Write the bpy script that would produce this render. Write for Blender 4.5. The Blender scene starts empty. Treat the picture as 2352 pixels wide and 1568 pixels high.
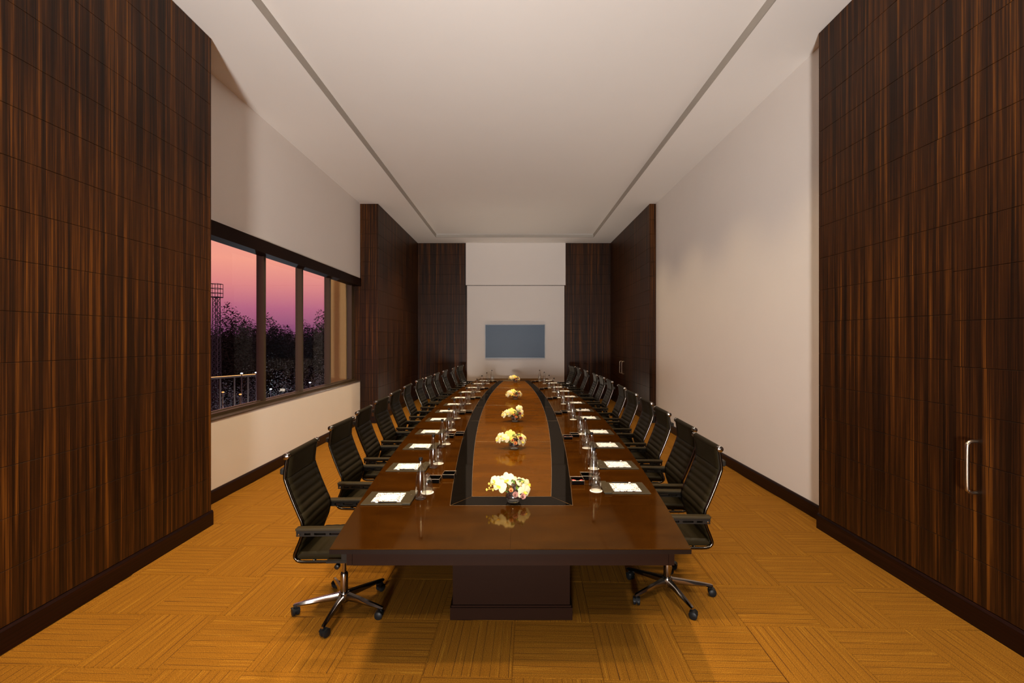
import bpy, math, random
from mathutils import Vector, Matrix
random.seed(7)
PI = math.pi
S = bpy.context.scene
C = S.collection
K = 0.898                      # depth scale of the survey taken from the photograph

# ------------------------------------------------------------------ camera
CAM_H = 1.86
cam_d = bpy.data.cameras.new('camera')
cam = bpy.data.objects.new('camera', cam_d); C.objects.link(cam)
cam.location = (0, 0, CAM_H); cam.rotation_euler = (PI/2, 0, 0)
cam_d.sensor_width = 36.0; cam_d.lens = 36.0*1045/2352
cam_d.shift_x = -7/2352; cam_d.shift_y = -5/2352
cam_d.clip_start = 0.05; cam_d.clip_end = 500
S.camera = cam

# ------------------------------------------------------------------ world (dusk sky)
W = bpy.data.worlds.new('dusk'); S.world = W; W.use_nodes = True
nt = W.node_tree; nt.nodes.clear()
tc = nt.nodes.new('ShaderNodeTexCoord'); sp = nt.nodes.new('ShaderNodeSeparateXYZ')
cr = nt.nodes.new('ShaderNodeValToRGB'); bg = nt.nodes.new('ShaderNodeBackground'); wo = nt.nodes.new('ShaderNodeOutputWorld')
nt.links.new(tc.outputs['Generated'], sp.inputs[0]); nt.links.new(sp.outputs['Z'], cr.inputs[0])
nt.links.new(cr.outputs[0], bg.inputs[0]); nt.links.new(bg.outputs[0], wo.inputs[0])
els = [(0.0, (.20,.065,.15)), (.02, (.26,.075,.17)), (.06, (.46,.125,.21)), (.105, (.72,.235,.225)), (.15, (.90,.34,.245)),
       (.35, (.62,.30,.30)), (1.0, (.16,.15,.30))]
e = cr.color_ramp.elements
e[0].position = els[0][0]; e[0].color = (*els[0][1], 1); e[1].position = els[-1][0]; e[1].color = (*els[-1][1], 1)
for p, c in els[1:-1]:
    q = e.new(p); q.color = (*c, 1)
bg.inputs[1].default_value = 1.2

# ------------------------------------------------------------------ lights
def light(name, typ, loc, energy, col, aim=None, **kw):
    d = bpy.data.lights.new(name, typ); d.energy = energy; d.color = col
    for k, v in kw.items(): setattr(d, k, v)
    o = bpy.data.objects.new(name, d); C.objects.link(o); o.location = loc
    if aim is not None:
        o.rotation_euler = (Vector(aim) - Vector(loc)).to_track_quat('-Z', 'Y').to_euler()
    return o
WARM = (1.0, .73, .40); SOFT = (1.0, .84, .66); NEUT = (1.0, .945, .90)
# unseen ceiling uplight added behind the viewpoint, placed along the bay's shadow edge
light('added_uplight', 'AREA', (-.6, -4.2, .9), 455, NEUT, aim=(-.2, 3.0, 4.9), shape='DISK', size=.8, spread=math.radians(106))
# a second, also added behind the far table end to brighten the far ceiling
light('added_uplight', 'AREA', (0, 13.25, .35), 34, SOFT, aim=(0, 9.6, 4.9), shape='RECTANGLE', size=3.0, size_y=.25, spread=math.radians(150))
# recessed downlights in the ceiling tray, over the table and over both aisles
for yy in (3.1, 4.6, 6.2, 8.4, 10.1, 11.75):
    light('table_downlight', 'SPOT', (0.18, yy+.1, 4.93), 720, WARM, aim=(0.0, yy, 0.8), spot_size=math.radians(46), spot_blend=1.0, shadow_soft_size=.06)
for sx, en in ((-1, 390), (1, 150)):
    for yy in (1.2, 2.9, 4.6, 6.3, 8.0, 9.7, 11.6):
        light('aisle_downlight', 'SPOT', (sx*1.85, yy, 4.93), en, WARM, aim=(sx*1.85, yy, 0), spot_size=math.radians(92), spot_blend=1.0, shadow_soft_size=.08)
light('added_front_spot', 'SPOT', (.5, -1.6, 4.93), 360, SOFT, aim=(.3, 2.2, 0.2), spot_size=math.radians(70), spot_blend=1.0, shadow_soft_size=.08)  # unseen spot added to brighten the floor and table front
light('added_front_spot', 'SPOT', (2.0, .4, 4.93), 300, (1.0, .90, .80), aim=(2.3, 1.9, 0), spot_size=math.radians(62), spot_blend=1.0, shadow_soft_size=.08)  # extra neutral light added to lift the right foreground floor
# cool garden floodlight, and a warm light added to brighten the outside pier
light('garden_floodlight', 'POINT', (-12.0, 22.0, -2.2), 560, (.75, .88, 1.0), shadow_soft_size=.15)
light('added_pier_light', 'POINT', (-4.0, 8.6, 3.9), 16, (1.0, .72, .30), shadow_soft_size=.05)

S.view_settings.view_transform = 'Standard'
S.view_settings.look = 'None'
S.view_settings.exposure = -0.14
S.view_settings.gamma = 1.0
S.view_settings.use_curve_mapping = False
S.cycles.caustics_reflective = False
S.cycles.caustics_refractive = False
S.cycles.transparent_max_bounces = 14
S.cycles.max_bounces = 7
S.cycles.diffuse_bounces = 4
S.cycles.glossy_bounces = 3
S.cycles.adaptive_threshold = .03
S.cycles.sample_clamp_indirect = 6.0
S.cycles.use_denoising = True

# ------------------------------------------------------------------ materials
def new_mat(name):
    m = bpy.data.materials.new(name); m.use_nodes = True
    n = m.node_tree.nodes; b = n['Principled BSDF']
    return m, m.node_tree, b
def plain(name, col, rough=.5, metal=0, spec=.5, bump=0, bscale=200, coat=0, var=.07):
    m, t, b = new_mat(name)
    b.inputs['Base Color'].default_value = (*col, 1); b.inputs['Roughness'].default_value = rough
    b.inputs['Metallic'].default_value = metal; b.inputs['Specular IOR Level'].default_value = spec
    b.inputs['Coat Weight'].default_value = coat
    # faint procedural mottling so that no surface is dead flat
    no = t.nodes.new('ShaderNodeTexNoise'); no.inputs['Scale'].default_value = bscale
    tcn = t.nodes.new('ShaderNodeTexCoord'); t.links.new(tcn.outputs['Object'], no.inputs['Vector'])
    mx = t.nodes.new('ShaderNodeMix'); mx.data_type = 'RGBA'
    mx.inputs[6].default_value = (*[c*(1-var) for c in col], 1); mx.inputs[7].default_value = (*[min(1, c*(1+var)) for c in col], 1)
    t.links.new(no.outputs[0], mx.inputs[0]); t.links.new(mx.outputs[2], b.inputs['Base Color'])
    if bump:
        bp = t.nodes.new('ShaderNodeBump'); bp.inputs['Strength'].default_value = bump; bp.inputs['Distance'].default_value = .002
        t.links.new(no.outputs[0], bp.inputs['Height']); t.links.new(bp.outputs[0], b.inputs['Normal'])
    return m
def ramp(t, src, stops):
    r = t.nodes.new('ShaderNodeValToRGB'); el = r.color_ramp.elements
    el[0].position = stops[0][0]; el[0].color = (*stops[0][1], 1); el[1].position = stops[-1][0]; el[1].color = (*stops[-1][1], 1)
    for p, c in stops[1:-1]:
        q = el.new(p); q.color = (*c, 1)
    t.links.new(src, r.inputs[0]); return r.outputs[0]
def ramp_v(t, v, a, b):
    n = t.nodes.new('ShaderNodeMapRange'); n.inputs[1].default_value = a; n.inputs[2].default_value = b; t.links.new(v, n.inputs[0]); return n.outputs[0]
def math_n(t, op, a, b=None):
    n = t.nodes.new('ShaderNodeMath'); n.operation = op
    for i, v in enumerate((a, b)):
        if v is None: continue
        if isinstance(v, (int, float)): n.inputs[i].default_value = v
        else: t.links.new(v, n.inputs[i])
    return n.outputs[0]
def comb(t, x, y, z=0):
    n = t.nodes.new('ShaderNodeCombineXYZ')
    for i, v in enumerate((x, y, z)):
        if isinstance(v, (int, float)): n.inputs[i].default_value = v
        else: t.links.new(v, n.inputs[i])
    return n.outputs[0]
def noise(t, vec, scale=1, detail=3, rough=.55):
    n = t.nodes.new('ShaderNodeTexNoise'); n.inputs['Scale'].default_value = scale
    n.inputs['Detail'].default_value = detail; n.inputs['Roughness'].default_value = rough
    t.links.new(vec, n.inputs['Vector']); return n.outputs[0]

def streak_wood(name, stops, rough, horiz=False, spec=.5, coat=0.0):
    """striped veneer; the grain follows world height (or the run of a skirting when horiz)"""
    m, t, b = new_mat(name)
    g = t.nodes.new('ShaderNodeNewGeometry'); s = t.nodes.new('ShaderNodeSeparateXYZ'); t.links.new(g.outputs['Position'], s.inputs[0])
    oi = t.nodes.new('ShaderNodeObjectInfo')
    u = math_n(t, 'ADD', s.outputs['X'], s.outputs['Y'])
    u = math_n(t, 'ADD', u, math_n(t, 'MULTIPLY', oi.outputs['Random'], .005))
    v = s.outputs['Z']
    if horiz: u, v = v, u
    fu = 3.0 if horiz else 1.0
    a = noise(t, comb(t, math_n(t, 'MULTIPLY', u, 24*fu), math_n(t, 'MULTIPLY', v, .35)), 1, 2)
    c = noise(t, comb(t, math_n(t, 'MULTIPLY', u, 105*fu), math_n(t, 'MULTIPLY', v, .7)), 1, 3, .65)
    f = noise(t, comb(t, math_n(t, 'MULTIPLY', u, 300*fu), math_n(t, 'MULTIPLY', v, 4)), 1, 2)
    val = math_n(t, 'ADD', math_n(t, 'MULTIPLY', a, .45), math_n(t, 'ADD', math_n(t, 'MULTIPLY', c, .42), math_n(t, 'MULTIPLY', f, .13)))
    col = ramp(t, val, stops)
    t.links.new(col, b.inputs['Base Color'])
    b.inputs['Roughness'].default_value = rough; b.inputs['Specular IOR Level'].default_value = spec
    b.inputs['Coat Weight'].default_value = coat; b.inputs['Coat Roughness'].default_value = .1
    return m
M = {}
M['panel'] = streak_wood('striped_veneer', [(.36, (.0065,.0030,.0013)), (.45, (.019,.0066,.0020)), (.52, (.040,.0128,.0028)), (.575, (.090,.0290,.0046)), (.65, (.195,.068,.008))], .42, spec=.18)
M['skirt'] = streak_wood('dark_skirting', [(.38, (.005,.0014,.0009)), (.5, (.012,.0030,.0018)), (.64, (.030,.0072,.0036))], .35, horiz=True, spec=.2)
M['joint'] = plain('dark_joint', (.012,.006,.004), .8)
M['white'] = plain('cream_paint', (.82,.76,.71), .85, spec=.2, bscale=3, var=.012)
M['ceil'] = plain('ceiling_paint', (.88,.85,.81), .9, spec=.1, bscale=2, var=.01)
M['lip'] = plain('tray_step_shade', (.40,.36,.31), .6, bscale=4)  # grey stands in for shade on the step faces of the tray
M['frame'] = plain('bronze_frame', (.055,.032,.012), .4, spec=.5, bscale=30)
M['pelmet'] = plain('dark_pelmet', (.014,.005,.003), .6, spec=.1)
M['sill'] = plain('stone_sill', (.10,.075,.06), .25)
M['chrome'] = plain('chrome', (.36,.33,.30), .16, metal=1, bscale=5)
M['rail'] = plain('black_nickel', (.07,.06,.05), .2, metal=1, bscale=5)
M['steel'] = plain('brushed_steel', (.55,.46,.36), .28, metal=1, bscale=40)
M['leather'] = plain('dark_leather', (.0135,.0096,.0032), .5, spec=.14, bump=.15, bscale=350)
M['padleather'] = plain('pad_leather', (.034,.0245,.0105), .45, spec=.3, bump=.15, bscale=400)
M['blackplastic'] = plain('black_plastic', (.009,.007,.005), .4, spec=.25)
M['armpad'] = plain('arm_pad', (.028,.020,.009), .5, spec=.16)
M['caster'] = plain('caster_plastic', (.006,.007,.008), .45, spec=.25)
M['gloss_black'] = plain('black_lacquer', (.004,.0032,.0028), .08, spec=.10, bscale=20)
M['table_edge'] = plain('dark_table_edge', (.008,.0035,.002), .35, spec=.15, bscale=15)
M['table_base'] = plain('dark_table_base', (.015,.0055,.0026), .4, spec=.08, bscale=10)
M['inlay'] = plain('brass_inlay', (.75,.48,.22), .25, metal=1, bscale=10)
M['coaster'] = plain('white_coaster', (.84,.85,.86), .8)
M['cap'] = plain('bottle_cap', (.006,.005,.006), .5, spec=.2)
M['tvframe'] = plain('tv_frame', (.20,.205,.215), .4, metal=.3)
M['tv'] = plain('tv_screen', (.078,.122,.188), .4, spec=.3, bscale=1.2)
M['pen'] = plain('pen_black', (.012,.010,.009), .3)
M['petal'] = plain('cream_petal', (.80,.735,.47), .6, spec=.2, bscale=30)
M['petal2'] = plain('yellow_petal', (.80,.63,.17), .6, spec=.2, bscale=30)
M['liporchid'] = plain('orchid_lip', (.92,.62,.05), .5)
M['rose'] = plain('rose_pink', (.55,.13,.12), .6)
M['rose2'] = plain('rose_mauve', (.62,.36,.32), .6)
M['rose3'] = plain('rose_peach', (.85,.42,.18), .6)
M['green'] = plain('sprig_green', (.10,.22,.02), .6)
M['darkleaf'] = plain('dark_leaf', (.025,.012,.012), .5)
M['bud'] = plain('bud_yellow', (.75,.60,.10), .5)
M['candy'] = plain('candy_red', (.62,.06,.07), .35)
M['bark'] = plain('bark', (.03,.022,.016), .9)
M['leaf_dark'] = plain('tree_leaf', (.016,.013,.009), .8, spec=.2)
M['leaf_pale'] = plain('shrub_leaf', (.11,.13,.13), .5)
M['ground'] = plain('night_ground', (.03,.024,.02), .9)
M['mast'] = plain('mast_steel', (.03,.022,.03), .6)
M['stucco'] = plain('ochre_stucco', (.46,.31,.12), .9, bump=.3, bscale=20)
M['fence'] = plain('terrace_wall', (.035,.022,.015), .8)

def thin_glass(name, tint, ior=1.5, rough=0.0, boost=1.0, f0=None):
    m = bpy.data.materials.new(name); m.use_nodes = True; t = m.node_tree; t.nodes.clear()
    out = t.nodes.new('ShaderNodeOutputMaterial'); mix = t.nodes.new('ShaderNodeMixShader')
    tr = t.nodes.new('ShaderNodeBsdfTransparent'); gl = t.nodes.new('ShaderNodeBsdfGlossy'); fr = t.nodes.new('ShaderNodeLayerWeight')
    tr.inputs[0].default_value = (*tint, 1); gl.inputs['Roughness'].default_value = rough
    f0 = ((ior-1)/(ior+1))**2 if f0 is None else f0
    f = math_n(t, 'ADD', math_n(t, 'MULTIPLY', math_n(t, 'POWER', fr.outputs['Facing'], 4.0), (1-f0)*boost), f0)
    f = math_n(t, 'MINIMUM', f, 1.0)
    t.links.new(f, mix.inputs[0]); t.links.new(tr.outputs[0], mix.inputs[1]); t.links.new(gl.outputs[0], mix.inputs[2])
    t.links.new(mix.outputs[0], out.inputs[0]); return m
M['pane'] = thin_glass('window_glass', (.97,.97,.98), 1.15, 0, .22)
M['glass'] = thin_glass('bottle_glass', (.97,.975,.97), 1.62, .09, 1.4, .085)

def emit(name, col, st):
    m = bpy.data.materials.new(name); m.use_nodes = True; b = m.node_tree.nodes['Principled BSDF']
    b.inputs['Base Color'].default_value = (*col, 1); b.inputs['Emission Color'].default_value = (*col, 1); b.inputs['Emission Strength'].default_value = st
    return m
M['bulb_white'] = emit('lamp_white', (.85,.92,1.0), 3.0)
M['bulb_amber'] = emit('lamp_amber', (1.0,.45,.12), 1.2)

# carpet: each tile carries lines along its own X
def carpet():
    m, t, b = new_mat('carpet_tile')
    tcn = t.nodes.new('ShaderNodeTexCoord'); s = t.nodes.new('ShaderNodeSeparateXYZ'); t.links.new(tcn.outputs['Object'], s.inputs[0])
    oi = t.nodes.new('ShaderNodeObjectInfo'); rnd = math_n(t, 'MULTIPLY', oi.outputs['Random'], 50)
    yy = math_n(t, 'ADD', s.outputs['Y'], rnd)
    xs = s.outputs['X']
    n1 = noise(t, comb(t, math_n(t, 'MULTIPLY', yy, 26), math_n(t, 'MULTIPLY', xs, .5)), 1, 2, .7)
    n2 = noise(t, comb(t, math_n(t, 'MULTIPLY', yy, 120), math_n(t, 'MULTIPLY', xs, 2), 3.3), 1, 2, .6)
    n3 = noise(t, tcn.outputs['Object'], 190, 3, .75)
    # thin dark grooves every few centimetres
    wv = math_n(t, 'FRACT', math_n(t, 'ADD', math_n(t, 'MULTIPLY', yy, 19), math_n(t, 'MULTIPLY', n1, .45)))
    groove = math_n(t, 'LESS_THAN', wv, .060)
    base = ramp(t, n1, [(.34, (.238,.098,.0070)), (.5, (.258,.108,.0078)), (.66, (.285,.121,.009))])
    mx = t.nodes.new('ShaderNodeMix'); mx.data_type = 'RGBA'
    t.links.new(math_n(t, 'MULTIPLY', math_n(t, 'MULTIPLY', groove, ramp_v(t, n2, .30, .44)), .8), mx.inputs[0]); t.links.new(base, mx.inputs[6]); mx.inputs[7].default_value = (.055,.018,.006,1)
    li = math_n(t, 'MULTIPLY', math_n(t, 'GREATER_THAN', n2, .63), .5)
    mx2 = t.nodes.new('ShaderNodeMix'); mx2.data_type = 'RGBA'; t.links.new(li, mx2.inputs[0]); t.links.new(mx.outputs[2], mx2.inputs[6]); mx2.inputs[7].default_value = (.42,.20,.018,1)
    mx3 = t.nodes.new('ShaderNodeMix'); mx3.data_type = 'RGBA'; mx3.blend_type = 'MULTIPLY'; mx3.inputs[0].default_value = 1
    t.links.new(mx2.outputs[2], mx3.inputs[6]); g3 = ramp(t, n3, [(.30, (.45,.45,.45)), (.70, (1.55,1.55,1.55))]); t.links.new(g3, mx3.inputs[7])
    t.links.new(mx3.outputs[2], b.inputs['Base Color'])
    b.inputs['Roughness'].default_value = .9; b.inputs['Specular IOR Level'].default_value = .15
    bp = t.nodes.new('ShaderNodeBump'); bp.inputs['Strength'].default_value = .4; bp.inputs['Distance'].default_value = .003
    t.links.new(n3, bp.inputs['Height']); t.links.new(bp.outputs[0], b.inputs['Normal'])
    return m
M['carpet'] = carpet()

def table_wood(name, lo, hi):
    m, t, b = new_mat(name)
    g = t.nodes.new('ShaderNodeNewGeometry'); s = t.nodes.new('ShaderNodeSeparateXYZ'); t.links.new(g.outputs['Position'], s.inputs[0])
    a = noise(t, comb(t, math_n(t, 'MULTIPLY', s.outputs['X'], 2.2), math_n(t, 'MULTIPLY', s.outputs['Y'], 5)), 1, 4, .6)
    c = noise(t, comb(t, math_n(t, 'MULTIPLY', s.outputs['X'], 9), math_n(t, 'MULTIPLY', s.outputs['Y'], 70)), 1, 3, .6)
    v = math_n(t, 'ADD', math_n(t, 'MULTIPLY', a, .88), math_n(t, 'MULTIPLY', c, .12))
    col = ramp(t, v, [(.32, lo), (.68, hi)])
    t.links.new(col, b.inputs['Base Color']); b.inputs['Roughness'].default_value = .6; b.inputs['Specular IOR Level'].default_value = 0
    gloss_over(t, b, .105, (1.0, .80, .42), .075)
    return m
def gloss_over(t, b, fac, col, rough):
    """lacquer: a constant share of tinted mirror over the body colour"""
    out = t.nodes['Material Output']; gl = t.nodes.new('ShaderNodeBsdfGlossy'); mx = t.nodes.new('ShaderNodeMixShader')
    gl.inputs['Color'].default_value = (*col, 1); gl.inputs['Roughness'].default_value = rough; mx.inputs[0].default_value = fac
    t.links.new(b.outputs[0], mx.inputs[1]); t.links.new(gl.outputs[0], mx.inputs[2]); t.links.new(mx.outputs[0], out.inputs['Surface'])
M['table'] = table_wood('mahogany_veneer', (.020,.0060,.0006), (.041,.0133,.0011))
M['band'] = plain('black_inlay', (.004,.0032,.0028), .5, spec=0, bscale=20)
gloss_over(M['band'].node_tree, M['band'].node_tree.nodes['Principled BSDF'], .055, (1.0,.9,.75), .04)
M['table_mid'] = table_wood('amber_veneer', (.050,.0150,.0004), (.084,.027,.0007))

def paper():
    m, t, b = new_mat('printed_notepaper')
    tcn = t.nodes.new('ShaderNodeTexCoord'); s = t.nodes.new('ShaderNodeSeparateXYZ'); t.links.new(tcn.outputs['Object'], s.inputs[0])
    vo = t.nodes.new('ShaderNodeTexVoronoi'); vo.inputs['Scale'].default_value = 88; t.links.new(tcn.outputs['Object'], vo.inputs['Vector'])
    spot = math_n(t, 'LESS_THAN', vo.outputs['Distance'], .44)
    pick = t.nodes.new('ShaderNodeSeparateColor'); t.links.new(vo.outputs['Color'], pick.inputs[0])
    spot = math_n(t, 'MULTIPLY', spot, math_n(t, 'GREATER_THAN', pick.outputs[0], .34))
    ex = math_n(t, 'POWER', math_n(t, 'ABSOLUTE', math_n(t, 'DIVIDE', s.outputs['X'], .064)), 2.6)
    ey = math_n(t, 'POWER', math_n(t, 'ABSOLUTE', math_n(t, 'DIVIDE', s.outputs['Y'], .056)), 2.6)
    ring = math_n(t, 'GREATER_THAN', math_n(t, 'ADD', ex, ey), 1.0)
    f = math_n(t, 'MULTIPLY', spot, ring)
    hue = t.nodes.new('ShaderNodeMix'); hue.data_type = 'RGBA'; t.links.new(math_n(t, 'GREATER_THAN', pick.outputs[1], .6), hue.inputs[0])
    hue.inputs[6].default_value = (.012,.012,.035,1); hue.inputs[7].default_value = (.14,.06,.10,1)
    mx = t.nodes.new('ShaderNodeMix'); mx.data_type = 'RGBA'; t.links.new(f, mx.inputs[0]); mx.inputs[6].default_value = (.80,.83,.88,1)
    t.links.new(hue.outputs[2], mx.inputs[7]); t.links.new(mx.outputs[2], b.inputs['Base Color']); b.inputs['Roughness'].default_value = .7
    return m
M['paper'] = paper()

# ------------------------------------------------------------------ mesh helpers
class MB:
    def __init__(s): s.v = []; s.f = []
    def add(s, vs, fs):
        n = len(s.v); s.v += [tuple(p) for p in vs]; s.f += [tuple(i+n for i in q) for q in fs]; return s
    def box(s, x0, x1, y0, y1, z0, z1, ch=0.0):
        if not ch:
            vs = [(x, y, z) for z in (z0, z1) for y in (y0, y1) for x in (x0, x1)]
            return s.add(vs, [(0,2,3,1), (4,5,7,6), (0,1,5,4), (2,6,7,3), (0,4,6,2), (1,3,7,5)])
        # chamfer on the vertical and top edges: stacked rings
        def ring(i, z): return [(x0+i, y0+ch, z) if 0 else p for p in ((x0+ch+i, y0+i, z), (x1-ch-i, y0+i, z), (x1-i, y0+ch+i, z), (x1-i, y1-ch-i, z), (x1-ch-i, y1-i, z), (x0+ch+i, y1-i, z), (x0+i, y1-ch-i, z), (x0+i, y0+ch+i, z))]
        c = ch*.7
        R = [ring(c, z0), ring(0, z0+c), ring(0, z1-c), ring(c, z1)]
        return s.loft(R, True, True)
    def loft(s, rings, cap0=True, cap1=True, closed=True):
        n = len(rings[0]); vs = [p for r in rings for p in r]; fs = []
        m = n if closed else n-1
        for i in range(len(rings)-1):
            for j in range(m):
                a = i*n+j; b = i*n+(j+1) % n
                fs.append((a, b, b+n, a+n))
        if cap0: fs.append(tuple(range(n-1, -1, -1)))
        if cap1: fs.append(tuple((len(rings)-1)*n+j for j in range(n)))
        return s.add(vs, fs)
    def tube(s, path, r, n=8, flat=None):
        P = [Vector(p) for p in path]; rings = []
        up = Vector((0, 0, 1))
        prev = None
        for i, p in enumerate(P):
            d = (P[min(i+1, len(P)-1)] - P[max(i-1, 0)]).normalized()
            if prev is None:
                a = d.cross(up)
                if a.length < 1e-3: a = d.cross(Vector((1, 0, 0)))
            else:
                a = prev - d*prev.dot(d)
            a.normalize(); prev = a; b = d.cross(a)
            rr = r[i] if isinstance(r, (list, tuple)) else r
            rings.append([p + a*math.cos(2*PI*k/n)*rr + b*math.sin(2*PI*k/n)*rr for k in range(n)])
        return s.loft(rings)
    def lathe(s, prof, n=20, c=(0, 0, 0), cap0=True, cap1=True):
        rings = [[(c[0]+r*math.cos(2*PI*k/n), c[1]+r*math.sin(2*PI*k/n), c[2]+z) for k in range(n)] for r, z in prof]
        return s.loft(rings, cap0, cap1)
    def disc_y(s, c, r, d, n=14):
        """short cylinder with its axis along Y"""
        rings = [[(c[0]+q*math.cos(2*PI*k/n), c[1]+yy, c[2]+q*math.sin(2*PI*k/n)) for k in range(n)] for q, yy in ((r*.8, -d/2), (r, -d/2+r*.15), (r, d/2-r*.15), (r*.8, d/2))]
        return s.loft(rings)
    def xform(s, mat):
        s.v = [tuple(mat @ Vector(p)) for p in s.v]; return s
    def mesh(s, name, smooth=False):
        me = bpy.data.meshes.new(name); me.from_pydata(s.v, [], s.f)
        if smooth is True:
            me.polygons.foreach_set('use_smooth', [True]*len(me.polygons))
        me.update()
        import bmesh
        bm = bmesh.new(); bm.from_mesh(me); bmesh.ops.recalc_face_normals(bm, faces=bm.faces); bm.to_mesh(me); bm.free()
        if smooth == 'auto':
            me.polygons.foreach_set('use_smooth', [True]*len(me.polygons)); me.set_sharp_from_angle(angle=math.radians(40))
        return me
    def build(s, name, mat, parent=None, smooth=False, loc=(0, 0, 0), rz=0):
        return put(name, s.mesh(name, smooth), mat, parent, loc, rz)
def put(name, me, mat, parent=None, loc=(0, 0, 0), rz=0):
    if mat is not None and not me.materials: me.materials.append(M[mat] if isinstance(mat, str) else mat)
    o = bpy.data.objects.new(name, me); C.objects.link(o); o.parent = parent; o.location = loc; o.rotation_euler = (0, 0, rz)
    return o
def tag(o, label=None, cat=None, group=None, kind=None):
    if label: o['label'] = label
    if cat: o['category'] = cat
    if group: o['group'] = group
    if kind: o['kind'] = kind
    return o
def empty(name, loc=(0, 0, 0), rz=0):
    o = bpy.data.objects.new(name, None); C.objects.link(o); o.location = loc; o.rotation_euler = (0, 0, rz); o.empty_display_size = .1
    return o
KIDS = {}
def copy_tree(o, parent=None):
    c = o.copy(); C.objects.link(c); c.parent = parent
    for ch in [q for q in o.children]:
        copy_tree(ch, c)
    return c
def crom(pts, n):
    """Catmull-Rom through pts, n samples per span"""
    P = [Vector(p) for p in pts]; P = [P[0]*2-P[1]] + P + [P[-1]*2-P[-2]]; out = []
    for i in range(1, len(P)-2):
        for k in range(n):
            t = k/n; a, b, c, d = P[i-1], P[i], P[i+1], P[i+2]
            out.append(.5*((2*b)+(c-a)*t+(2*a-5*b+4*c-d)*t*t+(3*b-a-3*c+d)*t**3))
    out.append(P[-2]); return out

# ------------------------------------------------------------------ room shell
XL, XR = -3.04, 2.985          # faces of the wood-panelled walls
XBL, XBR = -3.44, 3.13         # faces of the painted bays
YL, YR = 4.55, 4.47            # near ends of the bays
YP = 10.10                     # front faces of the far piers
YF = 14.23                     # far wall
ZC = 4.87; ZT = 4.97           # soffit and tray
TXL, TXR, TY = -2.34, 2.32, 13.44
YB = -6.5

floor = tag(MB().box(-3.9, 3.6, YB, YF+.3, -.15, -.006).build('floor', 'carpet'), 'orange brown carpet floor of striped square tiles laid quarter turn', 'floor', kind='structure')
# carpet tiles, quarter-turned alternately; the grid lies about two degrees off the walls
TILE = .5
tm = MB()
g = .0006; c_ = .003; h = TILE/2-g
tm.loft([[(-h, -h, -.006), (h, -h, -.006), (h, h, -.006), (-h, h, -.006)], [(-h, -h, -c_), (h, -h, -c_), (h, h, -c_), (-h, h, -c_)], [(-h+c_, -h+c_, 0), (h-c_, -h+c_, 0), (h-c_, h-c_, 0), (-h+c_, h-c_, 0)]])
tile_me = tm.mesh('carpet_tile'); tile_me.materials.append(M['carpet'])
rot = -.032
ntile = 0
for k in range(-4, 19):
    for i in range(-8, 7):
        lx, ly = (i+.5)*TILE, (k+.5)*TILE
        wx = lx*math.cos(rot)-ly*math.sin(rot); wy = 3.005+lx*math.sin(rot)+ly*math.cos(rot)
        m_ = .27
        xl = XL if (wy < YL or wy > YP) else XBL; xr = XR if (wy < YR or wy > YP) else XBR
        if wx < xl-.2 or wx > xr+.2: continue
        if wy > 5.5 and abs(wx) < .75 : continue      # hidden under the table, the slab carries on there
        o = put('carpet_tile', tile_me, None, floor, (wx, wy, 0), rot + (0 if (i+k) % 2 else PI/2)); ntile += 1

def panel_mesh(w, hgt, cache={}):
    key = (round(w, 3), round(hgt, 3))
    if key not in cache:
        gw, gh, d, c = .0001, .0014, .012, .0012
        a, b = w/2-gw, hgt/2-gh
        mb = MB(); R = []
        for (i, y) in ((0, 0), (0, -d+c), (c, -d)):
            R.append([(-a, y, -b+i), (a, y, -b+i), (a, y, b-i), (-a, y, b-i)])
        me = mb.loft(R, False, True).mesh('wood_panel'); me.materials.append(M['panel']); cache[key] = me
    return cache[key]
ROWS = [.17+.31*i for i in range(16)]; ROWS[0] = .15; ROWS[-1] = ZC-.004
def panels(parent, face, along, cols, rows=ROWS, name='wood_panel'):
    """face: 'L' wall looking +X at x, 'R' looking -X, 'F' looking -Y at y.  `along` = wall coordinate of the slab face"""
    for a, b in zip(cols[:-1], cols[1:]):
        for z0, z1 in zip(rows[:-1], rows[1:]):
            me = panel_mesh(b-a, z1-z0); m, z = (a+b)/2, (z0+z1)/2
            if face == 'L': put(name, me, None, parent, (along, m, z), PI/2)
            elif face == 'R': put(name, me, None, parent, (along, m, z), -PI/2)
            else: put(name, me, None, parent, (m, along, z), 0)
def cols(a, b, n): return [a+(b-a)*i/n for i in range(n+1)]
T = .012
wl = tag(MB().box(-3.75, XL-T, YB, YL-T, 0, ZC).build('wall_left', 'joint'), 'tall striped dark wood panelled wall at the left foreground', 'wall', kind='structure')
panels(wl, 'L', XL-T, cols(1.4, YL, 7))
panels(wl, 'L', XL-T, cols(YB, 1.4, 7), [.15, ZC-.004])
wr = tag(MB().box(XR+T, 3.5, YB, YR-T, 0, ZC).build('wall_right', 'joint'), 'tall striped dark wood panelled wall at the right foreground', 'wall', kind='structure')
DY0, DY1, DZ = 2.02, 3.10, 2.32
panels(wr, 'R', XR+T, cols(DY1, YR, 3))
rows_over = [DZ] + [z for z in ROWS if z > DZ+.05]
panels(wr, 'R', XR+T, cols(DY0, DY1, 2), rows_over)
panels(wr, 'R', XR+T, cols(YB, DY0, 7), [.15, ZC-.004])
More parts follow.
